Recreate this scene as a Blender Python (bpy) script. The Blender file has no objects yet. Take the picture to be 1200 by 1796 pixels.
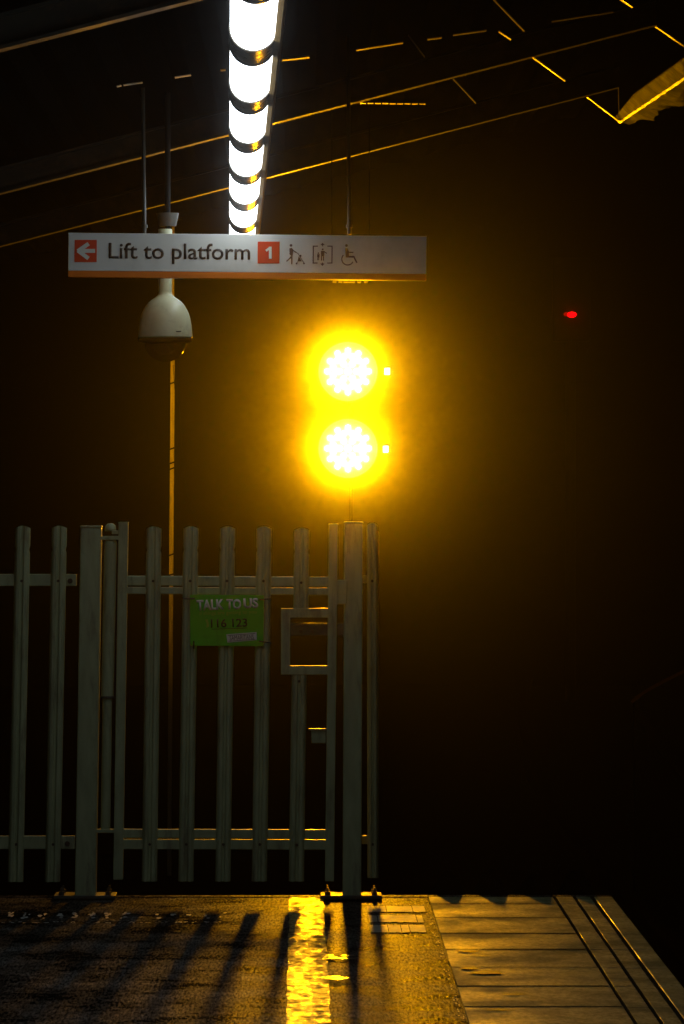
import bpy, bmesh, math, random
from mathutils import Vector, Matrix
R = math.radians
C = bpy.context.scene.collection
random.seed(7)

# ---------------------------------------------------------------- camera
FPX, CX, CY, EYE = 7500.0, 528.0, 878.0, 1.68
cam_d = bpy.data.cameras.new('camera')
cam = bpy.data.objects.new('camera', cam_d); C.objects.link(cam)
cam.location = (0, 0, EYE); cam.rotation_euler = (R(90), 0, 0)
cam_d.sensor_fit = 'VERTICAL'; cam_d.sensor_height = 24.0
cam_d.lens = FPX / 1796 * 24.0
cam_d.shift_x = (600 - CX) / 1796; cam_d.shift_y = (CY - 898) / 1796
cam_d.clip_start = 0.1; cam_d.clip_end = 2000
bpy.context.scene.camera = cam

# ---------------------------------------------------------------- world: a night sky, sun well under the horizon
w = bpy.data.worlds.new('World'); bpy.context.scene.world = w; w.use_nodes = True
nt = w.node_tree
sky = nt.nodes.new('ShaderNodeTexSky'); sky.sky_type = 'NISHITA'; sky.sun_disc = False
sky.sun_elevation = R(-12); sky.sun_rotation = R(200)
bg = nt.nodes['Background']; bg.inputs['Strength'].default_value = 0.05
nt.links.new(sky.outputs[0], bg.inputs[0])

sc = bpy.context.scene
sc.view_settings.view_transform = 'Standard'; sc.view_settings.look = 'None'
sc.view_settings.exposure = 0.0; sc.view_settings.gamma = 1.0
sc.cycles.use_denoising = True
sc.cycles.max_bounces = 6; sc.cycles.diffuse_bounces = 3; sc.cycles.glossy_bounces = 3
sc.cycles.transmission_bounces = 4; sc.cycles.volume_bounces = 0; sc.cycles.transparent_max_bounces = 8
sc.cycles.caustics_reflective = False; sc.cycles.caustics_refractive = False
sc.cycles.sample_clamp_indirect = 3.0

# ---------------------------------------------------------------- tuning
LAMP_W = 82.0
LAMP_COL = (1.0, 0.40, 0.0004)
TUBE_L = 7.0
HAZE_D, HAZE_G = 0.0125, 0.9966

# ---------------------------------------------------------------- helpers
def P(x, y, Y):
    return Vector(((x - CX) * Y / FPX, Y, EYE - (y - CY) * Y / FPX))

def tag(o, label=None, cat=None, group=None, kind=None):
    if label: o['label'] = label
    if cat: o['category'] = cat
    if group: o['group'] = group
    if kind: o['kind'] = kind
    return o

ORG = {}
def thing(name, label, cat, loc=(0, 0, 0), group=None):
    o = bpy.data.objects.new(name, None); C.objects.link(o)
    o.location = loc; o.empty_display_size = 0.1
    tag(o, label, cat, group)
    ORG[o.name] = Vector(loc)
    return o

class MB:
    def __init__(s): s.v = []; s.f = []; s.sm = []
    def add(s, vs, fs, smooth=False):
        b = len(s.v); s.v += [Vector(p) for p in vs]
        for f in fs: s.f.append([b + i for i in f]); s.sm.append(smooth)
        return s
    def box(s, c, d, M=None):
        x, y, z = [k / 2 for k in d]; c = Vector(c)
        vs = [Vector(p) for p in ((-x,-y,-z),(x,-y,-z),(x,y,-z),(-x,y,-z),(-x,-y,z),(x,-y,z),(x,y,z),(-x,y,z))]
        if M: vs = [M @ p for p in vs]
        return s.add([p + c for p in vs], [(0,3,2,1),(4,5,6,7),(0,1,5,4),(1,2,6,5),(2,3,7,6),(3,0,4,7)])
    def hexa(s, bot, top):
        return s.add(list(bot) + list(top), [(0,3,2,1),(4,5,6,7),(0,1,5,4),(1,2,6,5),(2,3,7,6),(3,0,4,7)])
    def tube(s, p0, p1, r, n=12, r1=None, smooth=True):
        p0 = Vector(p0); p1 = Vector(p1); r1 = r if r1 is None else r1
        d = (p1 - p0).normalized(); a = d.orthogonal().normalized(); b = d.cross(a)
        vs = []
        for p, q in ((p0, r), (p1, r1)):
            for k in range(n):
                t = 2 * math.pi * k / n; vs.append(p + a * q * math.cos(t) + b * q * math.sin(t))
        s.add(vs, [(k, (k+1) % n, n + (k+1) % n, n + k) for k in range(n)], smooth)
        s.add(vs[:n], [tuple(range(n))[::-1]]); s.add(vs[n:], [tuple(range(n))])
        return s
    def prism(s, poly, y0, y1):           # poly in XZ, extruded along Y
        n = len(poly)
        vs = [Vector((x, y0, z)) for x, z in poly] + [Vector((x, y1, z)) for x, z in poly]
        s.add(vs, [tuple(range(n)), tuple(range(n, 2*n))[::-1]] + [(k, k+n, (k+1) % n + n, (k+1) % n) for k in range(n)])
        return s
    def lathe(s, prof, c, n=32, smooth=True):   # prof (r,z)
        c = Vector(c); vs = []
        for r, z in prof:
            for k in range(n):
                t = 2 * math.pi * k / n; vs.append(c + Vector((r*math.cos(t), r*math.sin(t), z)))
        fs = []
        for i in range(len(prof)-1):
            for k in range(n):
                fs.append((i*n+k, i*n+(k+1) % n, (i+1)*n+(k+1) % n, (i+1)*n+k))
        return s.add(vs, fs, smooth)
    def build(s, name, mat, parent=None, bevel=0, loc=None):
        m = bpy.data.meshes.new(name)
        org = Vector((0, 0, 0))
        if parent is not None: org = ORG.get(parent.name, org)
        if loc is not None: org = Vector(loc)
        m.from_pydata([tuple(p - org) for p in s.v], [], s.f); m.update()
        for p, f in zip(m.polygons, s.sm): p.use_smooth = f
        bm = bmesh.new(); bm.from_mesh(m); bmesh.ops.recalc_face_normals(bm, faces=bm.faces)
        bm.to_mesh(m); bm.free()
        o = bpy.data.objects.new(name, m); C.objects.link(o)
        if parent is not None: o.parent = parent
        elif loc is not None: o.location = loc
        ORG[o.name] = org
        if mat: m.materials.append(mat)
        if bevel:
            b = o.modifiers.new('bevel', 'BEVEL'); b.width = bevel; b.segments = 2; b.limit_method = 'ANGLE'
        return o

def copy_tree(o, parent=None):
    c = o.copy(); C.objects.link(c); c.parent = parent
    ORG[c.name] = ORG.get(o.name, Vector((0, 0, 0)))
    for ch in list(o.children): copy_tree(ch, c)
    return c

def text_mesh(body, name, mat, parent, box, tilt=0, depth=0.002, yf=0.0, bold=0.0):
    """Lettering as raised mesh filling box=(x0,z0,x1,z1) in the parent's local XZ plane, front at local y=yf."""
    cu = bpy.data.curves.new(name, 'FONT'); cu.body = body; cu.size = 1.0; cu.offset = bold
    cu.resolution_u = 4
    t = bpy.data.objects.new('tmp', cu); C.objects.link(t)
    dg = bpy.context.evaluated_depsgraph_get(); dg.update()
    me = bpy.data.meshes.new_from_object(t.evaluated_get(dg))
    C.objects.unlink(t); bpy.data.objects.remove(t)
    xs = [v.co.x for v in me.vertices]; ys = [v.co.y for v in me.vertices]
    x0, z0, x1, z1 = box
    sx = (x1 - x0) / (max(xs) - min(xs)); sy = (z1 - z0) / (max(ys) - min(ys))
    mx, my = min(xs), min(ys)
    cxm, czm = (x0 + x1) / 2, (z0 + z1) / 2
    ct, st = math.cos(tilt), math.sin(tilt)
    for v in me.vertices:
        a = x0 + (v.co.x - mx) * sx - cxm; b = z0 + (v.co.y - my) * sy - czm
        v.co = (cxm + a*ct - b*st, yf, czm + a*st + b*ct)
    bm = bmesh.new(); bm.from_mesh(me)
    r = bmesh.ops.extrude_face_region(bm, geom=bm.faces[:])
    for e in r['geom']:
        if isinstance(e, bmesh.types.BMVert): e.co.y += depth
    bmesh.ops.recalc_face_normals(bm, faces=bm.faces)
    bm.to_mesh(me); bm.free()
    me.name = name
    me.materials.clear(); me.materials.append(mat)
    o = bpy.data.objects.new(name, me); C.objects.link(o); o.parent = parent
    return o

# ---------------------------------------------------------------- materials
def mat(name, col, rough=0.6, metal=0.0, var=0.25, scale=20.0, bump=0.0, bscale=60.0, spec=0.5, col2=None, c2_scale=6.0, c2_thr=(0.55, 0.7), coat=0.0, rvar=0.1, trans=0.0, sx=(1,1,1), bdist=0.002):
    m = bpy.data.materials.new(name); m.use_nodes = True
    n = m.node_tree.nodes; l = m.node_tree.links; b = n['Principled BSDF']
    tc = n.new('ShaderNodeTexCoord'); mp = n.new('ShaderNodeMapping'); mp.inputs['Scale'].default_value = sx
    l.new(tc.outputs['Object'], mp.inputs[0])
    nz = n.new('ShaderNodeTexNoise'); nz.inputs['Scale'].default_value = scale; nz.inputs['Detail'].default_value = 6
    l.new(mp.outputs[0], nz.inputs['Vector'])
    rp = n.new('ShaderNodeValToRGB')
    rp.color_ramp.elements[0].position = 0.3; rp.color_ramp.elements[1].position = 0.7
    rp.color_ramp.elements[0].color = [c * (1 - var) for c in col] + [1]
    rp.color_ramp.elements[1].color = [min(1, c * (1 + var)) for c in col] + [1]
    l.new(nz.outputs[0], rp.inputs[0]); out = rp.outputs[0]
    if col2:
        n2 = n.new('ShaderNodeTexNoise'); n2.inputs['Scale'].default_value = c2_scale; n2.inputs['Detail'].default_value = 8
        n2.inputs['Roughness'].default_value = 0.7
        l.new(mp.outputs[0], n2.inputs['Vector'])
        r2 = n.new('ShaderNodeValToRGB'); r2.color_ramp.elements[0].position = c2_thr[0]; r2.color_ramp.elements[1].position = c2_thr[1]
        l.new(n2.outputs[0], r2.inputs[0])
        mx = n.new('ShaderNodeMix'); mx.data_type = 'RGBA'
        l.new(r2.outputs[0], mx.inputs[0]); l.new(out, mx.inputs[6]); mx.inputs[7].default_value = list(col2) + [1]
        out = mx.outputs[2]
    l.new(out, b.inputs['Base Color'])
    b.inputs['Metallic'].default_value = metal; b.inputs['Specular IOR Level'].default_value = spec
    b.inputs['Coat Weight'].default_value = coat; b.inputs['Coat Roughness'].default_value = 0.25
    b.inputs['Transmission Weight'].default_value = trans
    mr = n.new('ShaderNodeMapRange'); mr.inputs[1].default_value = 0.3; mr.inputs[2].default_value = 0.7
    mr.inputs[3].default_value = max(0.02, rough - rvar); mr.inputs[4].default_value = min(1, rough + rvar)
    l.new(nz.outputs[0], mr.inputs[0]); l.new(mr.outputs[0], b.inputs['Roughness'])
    if bump:
        n3 = n.new('ShaderNodeTexNoise'); n3.inputs['Scale'].default_value = bscale; n3.inputs['Detail'].default_value = 5
        l.new(mp.outputs[0], n3.inputs['Vector'])
        bp = n.new('ShaderNodeBump'); bp.inputs['Strength'].default_value = bump; bp.inputs['Distance'].default_value = bdist
        l.new(n3.outputs[0], bp.inputs['Height']); l.new(bp.outputs[0], b.inputs['Normal'])
    return m

def emit(name, col, s, base=(0.8, 0.8, 0.8)):
    m = bpy.data.materials.new(name); m.use_nodes = True
    b = m.node_tree.nodes['Principled BSDF']
    b.inputs['Base Color'].default_value = list(base) + [1]; b.inputs['Roughness'].default_value = 0.4
    b.inputs['Emission Color'].default_value = list(col) + [1]; b.inputs['Emission Strength'].default_value = s
    return m

M = {}
M['steel'] = mat('painted_steel', (0.41, 0.46, 0.26), 0.48, 0, 0.18, 9, 0.25, 90, col2=(0.19, 0.17, 0.11), c2_scale=5, c2_thr=(0.52, 0.72), sx=(3, 3, 0.6))
M['steel_dark'] = mat('dark_steel', (0.10, 0.10, 0.085), 0.5, 0.3, 0.3, 14, 0.3, 80, col2=(0.10, 0.05, 0.025), c2_scale=7)
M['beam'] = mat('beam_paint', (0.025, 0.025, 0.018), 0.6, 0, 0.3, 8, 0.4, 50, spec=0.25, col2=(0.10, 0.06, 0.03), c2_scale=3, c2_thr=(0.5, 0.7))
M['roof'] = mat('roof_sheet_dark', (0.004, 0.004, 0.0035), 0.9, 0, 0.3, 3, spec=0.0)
M['bolt'] = mat('rusty_bolt', (0.09, 0.06, 0.04), 0.6, 0.4, 0.4, 60)
M['tie'] = mat('black_cable_tie', (0.012, 0.012, 0.012), 0.5)
M['sign'] = mat('sign_white', (0.86, 0.87, 0.80), 0.4, 0, 0.04, 3, col2=(0.62, 0.62, 0.52), c2_scale=2.5, c2_thr=(0.5, 0.8))
M['orange'] = mat('sign_orange', (0.90, 0.20, 0.0), 0.4, 0, 0.08, 6)
M['red'] = mat('sign_red', (0.85, 0.06, 0.008), 0.4, 0, 0.05, 6)
M['ink'] = mat('sign_lettering', (0.045, 0.03, 0.02), 0.5, 0, 0.1, 20)
M['ink2'] = mat('sign_pictogram', (0.13, 0.07, 0.055), 0.5, 0, 0.1, 20)
M['board'] = mat('board_green', (0.10, 0.58, 0.02), 0.45, 0, 0.1, 8, col2=(0.08, 0.45, 0.02), c2_scale=10)
M['bwhite'] = mat('board_white', (0.88, 0.90, 0.82), 0.5, 0, 0.05, 8)
M['bpale'] = mat('board_pale_green', (0.30, 0.55, 0.07), 0.5, 0, 0.05, 8)
M['bink'] = mat('board_ink', (0.02, 0.02, 0.012), 0.5)
M['cam_white'] = mat('camera_housing_paint', (0.60, 0.66, 0.44), 0.42, 0, 0.08, 20, 0.1, 40, col2=(0.42, 0.45, 0.28), c2_scale=14)
M['dome'] = mat('smoked_dome', (0.006, 0.006, 0.006), 0.17, 0, 0, 5, rvar=0.02, spec=0.6)
M['black'] = mat('matt_black', (0.012, 0.012, 0.012), 0.8, 0, 0.2, 30, spec=0.2)
M['bronze'] = mat('fitting_metal', (0.20, 0.18, 0.13), 0.35, 0.6, 0.2, 30, 0.1, 90, col2=(0.09, 0.08, 0.06), c2_scale=12)
M['housing'] = mat('housing_paint', (0.38, 0.24, 0.09), 0.36, 0, 0.3, 9)
M['band'] = mat('band_metal', (0.12, 0.105, 0.08), 0.32, 0.5, 0.25, 30, 0.1, 90)
M['rod'] = mat('rod_steel', (0.04, 0.04, 0.03), 0.5, 0, 0.3, 20)
M['brace'] = mat('brace_paint', (0.30, 0.29, 0.22), 0.5, 0, 0.4, 14, 0.3, 60)
M['ballast'] = mat('ballast', (0.006, 0.0055, 0.005), 0.95, 0, 0.4, 9, 0.8, 14, spec=0.0, bdist=0.03)
M['rail'] = mat('rusty_rail', (0.004, 0.003, 0.0025), 0.95, 0, 0.3, 12, spec=0.02)
M['railtop'] = mat('worn_rail_head', (0.35, 0.33, 0.30), 0.3, 1.0, 0.1, 12)
M['rubber'] = mat('ridged_rubber', (0.006, 0.006, 0.005), 0.9, 0, 0.3, 30, 0.3, 60, spec=0.02)
M['leaf'] = mat('peeling_paint', (0.055, 0.045, 0.022), 0.8, 0, 0.6, 9, 1, 18, col2=(0.015, 0.012, 0.006), c2_scale=6, c2_thr=(0.42, 0.58), spec=0.15, bdist=0.01)

# translucent pale plastic for the conduit
m = bpy.data.materials.new('translucent_plastic'); m.use_nodes = True
n = m.node_tree.nodes; l = m.node_tree.links
tr = n.new('ShaderNodeBsdfTranslucent'); mx = n.new('ShaderNodeMixShader'); mx.inputs[0].default_value = 0.9
tc = n.new('ShaderNodeTexCoord'); nz = n.new('ShaderNodeTexNoise'); nz.inputs['Scale'].default_value = 4
rp = n.new('ShaderNodeValToRGB'); rp.color_ramp.elements[0].color = (0.6, 0.56, 0.5, 1); rp.color_ramp.elements[1].color = (0.95, 0.92, 0.85, 1)
l.new(tc.outputs['Object'], nz.inputs['Vector']); l.new(nz.outputs[0], rp.inputs[0]); l.new(rp.outputs[0], tr.inputs[0])
l.new(n['Principled BSDF'].outputs[0], mx.inputs[1]); l.new(tr.outputs[0], mx.inputs[2]); l.new(mx.outputs[0], n['Material Output'].inputs[0])
M['plastic'] = m

def matt(name, c):
    m = bpy.data.materials.new(name); m.use_nodes = True
    n = m.node_tree.nodes; l = m.node_tree.links; n.remove(n['Principled BSDF'])
    df = n.new('ShaderNodeBsdfDiffuse'); tc = n.new('ShaderNodeTexCoord'); nz = n.new('ShaderNodeTexNoise'); nz.inputs['Scale'].default_value = 14
    r = n.new('ShaderNodeValToRGB'); r.color_ramp.elements[0].color = [x*.6 for x in c] + [1]; r.color_ramp.elements[1].color = [x*1.4 for x in c] + [1]
    l.new(tc.outputs['Object'], nz.inputs['Vector']); l.new(nz.outputs[0], r.inputs[0]); l.new(r.outputs[0], df.inputs[0]); l.new(df.outputs[0], n['Material Output'].inputs[0])
    return m
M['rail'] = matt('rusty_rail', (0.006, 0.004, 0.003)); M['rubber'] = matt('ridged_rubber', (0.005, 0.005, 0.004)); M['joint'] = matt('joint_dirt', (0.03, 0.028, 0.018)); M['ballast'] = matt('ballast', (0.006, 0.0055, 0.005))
def asphalt():
    m = bpy.data.materials.new('wet_asphalt'); m.use_nodes = True
    n = m.node_tree.nodes; l = m.node_tree.links; b = n['Principled BSDF']
    tc = n.new('ShaderNodeTexCoord')
    def noise(sc_, det, ro, vec=None):
        q = n.new('ShaderNodeTexNoise'); q.inputs['Scale'].default_value = sc_; q.inputs['Detail'].default_value = det; q.inputs['Roughness'].default_value = ro
        l.new(vec or tc.outputs['Object'], q.inputs['Vector']); return q
    mp = n.new('ShaderNodeMapping'); mp.inputs['Scale'].default_value = (1, .13, 1); l.new(tc.outputs['Object'], mp.inputs[0])
    big = noise(3.2, 8, .68); fn = noise(55, 5, .75, mp.outputs[0]); sp_ = noise(110, 3, .7, mp.outputs[0])
    vo = n.new('ShaderNodeTexVoronoi'); vo.inputs['Scale'].default_value = 90; l.new(mp.outputs[0], vo.inputs['Vector'])
    cr = n.new('ShaderNodeValToRGB'); e = cr.color_ramp.elements
    e[0].color = (0.010, 0.010, 0.009, 1); e[0].position = 0.35; e[1].color = (0.034, 0.034, 0.026, 1); e[1].position = 0.68
    l.new(fn.outputs[0], cr.inputs[0])
    mx = n.new('ShaderNodeMix'); mx.data_type = 'RGBA'; mx.blend_type = 'MULTIPLY'; mx.inputs[0].default_value = 1
    c2 = n.new('ShaderNodeValToRGB'); c2.color_ramp.elements[0].position = .38; c2.color_ramp.elements[1].position = .62
    c2.color_ramp.elements[0].color = (.25, .25, .25, 1); l.new(big.outputs[0], c2.inputs[0])
    l.new(cr.outputs[0], mx.inputs[6]); l.new(c2.outputs[0], mx.inputs[7]); l.new(mx.outputs[2], b.inputs['Base Color'])
    ad = n.new('ShaderNodeMath'); ad.operation = 'MULTIPLY_ADD'; ad.inputs[1].default_value = .7
    l.new(sp_.outputs[0], ad.inputs[0]); l.new(big.outputs[0], ad.inputs[2])
    mr = n.new('ShaderNodeMapRange'); mr.inputs[1].default_value = 0.68; mr.inputs[2].default_value = 1.0; mr.inputs[3].default_value = 0.20; mr.inputs[4].default_value = 0.48
    l.new(ad.outputs[0], mr.inputs[0]); l.new(mr.outputs[0], b.inputs['Roughness'])
    sr = n.new('ShaderNodeMapRange'); sr.inputs[1].default_value = .35; sr.inputs[2].default_value = .65; sr.inputs[3].default_value = .0; sr.inputs[4].default_value = .42
    l.new(sp_.outputs[0], sr.inputs[0]); l.new(sr.outputs[0], b.inputs['Specular IOR Level'])
    b1 = n.new('ShaderNodeBump'); b1.inputs['Strength'].default_value = .55; b1.inputs['Distance'].default_value = 0.0025
    l.new(fn.outputs[0], b1.inputs['Height'])
    b2 = n.new('ShaderNodeBump'); b2.inputs['Strength'].default_value = .35; b2.inputs['Distance'].default_value = 0.0015
    l.new(vo.outputs['Distance'], b2.inputs['Height']); l.new(b1.outputs[0], b2.inputs['Normal']); l.new(b2.outputs[0], b.inputs['Normal'])
    df = n.new('ShaderNodeBsdfDiffuse'); gl = n.new('ShaderNodeBsdfGlossy'); ad2 = n.new('ShaderNodeAddShader')
    l.new(mx.outputs[2], df.inputs[0]); l.new(b2.outputs[0], df.inputs['Normal']); l.new(b2.outputs[0], gl.inputs['Normal'])
    l.new(mr.outputs[0], gl.inputs['Roughness'])
    gc = n.new('ShaderNodeMapRange'); gc.inputs[1].default_value = .38; gc.inputs[2].default_value = .68; gc.inputs[3].default_value = .02; gc.inputs[4].default_value = .25
    l.new(sp_.outputs[0], gc.inputs[0])
    gm = n.new('ShaderNodeMath'); gm.operation = 'MULTIPLY'; l.new(gc.outputs[0], gm.inputs[0]); l.new(c2.outputs[0], gm.inputs[1])
    l.new(gm.outputs[0], gl.inputs['Color'])
    l.new(df.outputs[0], ad2.inputs[0]); l.new(gl.outputs[0], ad2.inputs[1]); l.new(ad2.outputs[0], n['Material Output'].inputs[0])
    return m
M['asphalt'] = asphalt()

def damp_stone(name, c0, c1, g0, g1, r0, r1, sb=2.6, mx_=(1, .8, 1), bd=.003):
    m = bpy.data.materials.new(name); m.use_nodes = True
    n = m.node_tree.nodes; l = m.node_tree.links; n.remove(n['Principled BSDF'])
    tc = n.new('ShaderNodeTexCoord'); mp = n.new('ShaderNodeMapping'); mp.inputs['Scale'].default_value = (1, .35, 1); l.new(tc.outputs['Object'], mp.inputs[0])
    def noise(sc_, det, ro, v):
        q = n.new('ShaderNodeTexNoise'); q.inputs['Scale'].default_value = sc_; q.inputs['Detail'].default_value = det; q.inputs['Roughness'].default_value = ro; l.new(v, q.inputs['Vector']); return q
    mq = n.new('ShaderNodeMapping'); mq.inputs['Scale'].default_value = mx_; l.new(tc.outputs['Object'], mq.inputs[0])
    big = noise(sb, 6, .6, mq.outputs[0]); fn = noise(60, 5, .7, mp.outputs[0])
    def ramp(src, a, b, p0, p1):
        r = n.new('ShaderNodeValToRGB'); r.color_ramp.elements[0].position = p0; r.color_ramp.elements[1].position = p1
        r.color_ramp.elements[0].color = list(a) + [1]; r.color_ramp.elements[1].color = list(b) + [1]; l.new(src, r.inputs[0]); return r.outputs[0]
    def mapr(src, a, b, lo=.3, hi=.7):
        r = n.new('ShaderNodeMapRange'); r.inputs[1].default_value = lo; r.inputs[2].default_value = hi; r.inputs[3].default_value = a; r.inputs[4].default_value = b; l.new(src, r.inputs[0]); return r.outputs[0]
    col = ramp(big.outputs[0], c0, c1, .35, .65)
    df = n.new('ShaderNodeBsdfDiffuse'); gl = n.new('ShaderNodeBsdfGlossy'); ad = n.new('ShaderNodeAddShader')
    l.new(col, df.inputs[0]); l.new(mapr(big.outputs[0], r1, r0, .38, .66), gl.inputs['Roughness'])
    gm = n.new('ShaderNodeMath'); gm.operation = 'MULTIPLY'; l.new(mapr(fn.outputs[0], .35, 1), gm.inputs[0]); l.new(mapr(big.outputs[0], g0, g1, .4, .72), gm.inputs[1]); l.new(gm.outputs[0], gl.inputs['Color'])
    bp = n.new('ShaderNodeBump'); bp.inputs['Strength'].default_value = .5; bp.inputs['Distance'].default_value = bd; l.new(fn.outputs[0], bp.inputs['Height'])
    l.new(bp.outputs[0], df.inputs['Normal']); l.new(bp.outputs[0], gl.inputs['Normal'])
    l.new(df.outputs[0], ad.inputs[0]); l.new(gl.outputs[0], ad.inputs[1]); l.new(ad.outputs[0], n['Material Output'].inputs[0])
    return m
def line_paint():
    m = bpy.data.materials.new('wet_yellow_line_paint'); m.use_nodes = True
    n = m.node_tree.nodes; l = m.node_tree.links; b = n['Principled BSDF']
    tc = n.new('ShaderNodeTexCoord')
    nz = n.new('ShaderNodeTexNoise'); nz.inputs['Scale'].default_value = 60; nz.inputs['Detail'].default_value = 8; nz.inputs['Roughness'].default_value = 0.65
    m0 = n.new('ShaderNodeMapping'); m0.inputs['Scale'].default_value = (.8, .36, 1); l.new(tc.outputs['Object'], m0.inputs[0]); l.new(m0.outputs[0], nz.inputs['Vector'])
    cr = n.new('ShaderNodeValToRGB'); cr.color_ramp.elements[0].position = 0.42; cr.color_ramp.elements[1].position = 0.56
    cr.color_ramp.elements[0].color = (0.03, 0.03, 0.015, 1); cr.color_ramp.elements[1].color = (0.26, 0.23, 0.012, 1)
    l.new(nz.outputs[0], cr.inputs[0]); l.new(cr.outputs[0], b.inputs['Base Color'])
    mp = n.new('ShaderNodeMapping'); mp.inputs['Scale'].default_value = (.5, .4, 1); l.new(tc.outputs['Object'], mp.inputs[0])
    n2 = n.new('ShaderNodeTexNoise'); n2.inputs['Scale'].default_value = 42; n2.inputs['Detail'].default_value = 6
    l.new(mp.outputs[0], n2.inputs['Vector'])
    n3 = n.new('ShaderNodeTexNoise'); n3.inputs['Scale'].default_value = 5; n3.inputs['Detail'].default_value = 4
    l.new(mp.outputs[0], n3.inputs['Vector'])
    mr = n.new('ShaderNodeMapRange'); mr.inputs[1].default_value = 0.35; mr.inputs[2].default_value = 0.65; mr.inputs[3].default_value = 0.20; mr.inputs[4].default_value = 0.62
    l.new(nz.outputs[0], mr.inputs[0]); l.new(mr.outputs[0], b.inputs['Roughness'])
    bp = n.new('ShaderNodeBump'); bp.inputs['Strength'].default_value = 0.9; bp.inputs['Distance'].default_value = 0.005
    l.new(n2.outputs[0], bp.inputs['Height']); l.new(bp.outputs[0], b.inputs['Normal'])
    return m
M['line'] = damp_stone('wet_yellow_line_paint', (0.025, 0.025, 0.012), (0.24, 0.21, 0.012), .10, 1.0, .20, .42, 26, (.9, .42, 1), .005)
M['puddle'] = mat('puddle_water', (0.02, 0.02, 0.018), 0.2, 0, 0.2, 8, 0.25, 60, rvar=0.03, spec=0.6)
M['slab'] = damp_stone('damp_paving_slab', (0.11, 0.13, 0.05), (0.20, 0.225, 0.09), .16, .75, .28, .5)
M['coping'] = damp_stone('platform_coping', (0.13, 0.15, 0.06), (0.22, 0.245, 0.10), .12, .45, .35, .55)
M['grit'] = mat('grit_marks', (0.34, 0.35, 0.33), 0.6, 0, 0.3, 30, 0.5, 60)
M['worn_white'] = mat('worn_white_marking', (0.30, 0.31, 0.26), 0.55, 0, 0.3, 20, 0.4, 80, col2=(0.08, 0.08, 0.06), c2_scale=18, c2_thr=(0.55, 0.65))

# ---------------------------------------------------------------- setting: trackbed, platform
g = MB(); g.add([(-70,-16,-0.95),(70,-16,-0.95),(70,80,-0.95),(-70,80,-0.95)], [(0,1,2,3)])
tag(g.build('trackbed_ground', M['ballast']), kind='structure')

XA, XE, YE = 0.534, 1.318, 18.16        # asphalt / slab boundary, platform edge, platform end
pf = MB()
pf.prism([(-9, -0.94), (-9, 0), (XA, 0), (XA, -0.004), (1.23, -0.004), (1.23, -0.1), (XE - 0.03, -0.1), (XE - 0.03, -0.94)], -4, 18.1)
tag(pf.build('platform', M['asphalt']), kind='structure')
# end kerb of the platform, very slightly skewed
ke = MB(); ke.hexa([(-9, 18.1, -0.9), (XE, 18.1, -0.9), (XE, YE+0.03, -0.9), (-9, YE-0.06, -0.9)], [(-9, 18.1, 0.003), (XE, 18.1, 0.003), (XE, YE+0.03, 0.003), (-9, YE-0.06, 0.003)])
tag(ke.build('platform_end_kerb', M['asphalt']), kind='structure')
sl = MB()
ys = [18.097, 17.78, 17.17, 16.55, 15.96, 15.34, 14.75, 14.15]
while ys[-1] > -3: ys.append(ys[-1] - 0.6)
cols = [(XA + 0.006, 1.066), (1.078, 1.150), (1.162, 1.222)]
for i in range(len(ys) - 1):
    for a, b in cols:
        dz = random.uniform(-0.0012, 0.0012); tx = random.uniform(-0.001, 0.001)
        y0, y1 = ys[i+1] + 0.006, ys[i] - 0.006
        z = 0.004 + dz
        sl.hexa([(a, y0, -0.003), (b, y0, -0.003), (b, y1, -0.003), (a, y1, -0.003)], [(a, y0, z), (b, y0, z + tx), (b, y1, z + tx), (a, y1, z)])
tag(sl.build('platform_paving_slabs', M['slab'], bevel=0.0015), kind='structure')
cp = MB()
for i in range(0, len(ys) - 1):
    y0, y1 = ys[i+1] + 0.004, ys[i] - 0.004
    cp.box(((1.236 + XE) / 2, (y0 + y1) / 2, -0.03), (XE - 1.236, y1 - y0, 0.070 + random.uniform(-.001, .001)))
tag(cp.build('platform_coping_stones', M['coping'], bevel=0.006), kind='structure')
jn = MB()
def jstrip(x0, x1, y0, y1, z=.0062): jn.add([(x0,y0,z),(x1,y0,z),(x1,y1,z),(x0,y1,z)], [(0,1,2,3)])
for x0, x1 in ((1.0665, 1.0775), (1.1505, 1.1615)): jstrip(x0, x1, -3, 18.09)
jstrip(1.2225, 1.2355, -3, 18.09, .0068)
for y in ys[1:-1]: jstrip(XA + .004, 1.062, y - .009, y + .009, .0065)
tag(jn.build('paving_joints', M['joint']), kind='structure')
# yellow line
ln = MB()
N = 160
pts = []
for k in range(N + 1):
    y = -3 + (18.06 + 3) * k / N
    a = -0.048 + random.uniform(-.003, .003); b = 0.096 + random.uniform(-.004, .004)
    pts += [(a, y, 0.004), (b, y, 0.004)]
ln.add(pts, [(2*k, 2*k+1, 2*k+3, 2*k+2) for k in range(N)])
tag(ln.build('platform_yellow_line', M['line']), kind='structure')
# puddle slivers by the line
def blob(mb, cx, cy, rx, ry, z, n=26):
    vs = [(cx, cy, z)]
    for k in range(n):
        t = 2*math.pi*k/n; q = random.uniform(0.75, 1.1)
        vs.append((cx + rx*q*math.cos(t), cy + ry*q*math.sin(t), z))
    mb.add(vs, [(0, 1+k, 1+(k+1) % n) for k in range(n)])
pd = MB()
for k in range(16): blob(pd, 0.10 + random.random()*.085, 15.67 + random.uniform(-.05,.05), random.uniform(.012,.03), random.uniform(.01,.035), 0.0068 + .0002*k, 9)
for k in range(14): blob(pd, 0.09 + random.random()*.07, 14.95 + random.uniform(-.05,.05), random.uniform(.01,.022), random.uniform(.01,.03), 0.0105 + .0002*k, 9)
tag(pd.build('puddle_water', M['puddle']), kind='structure')
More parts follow.
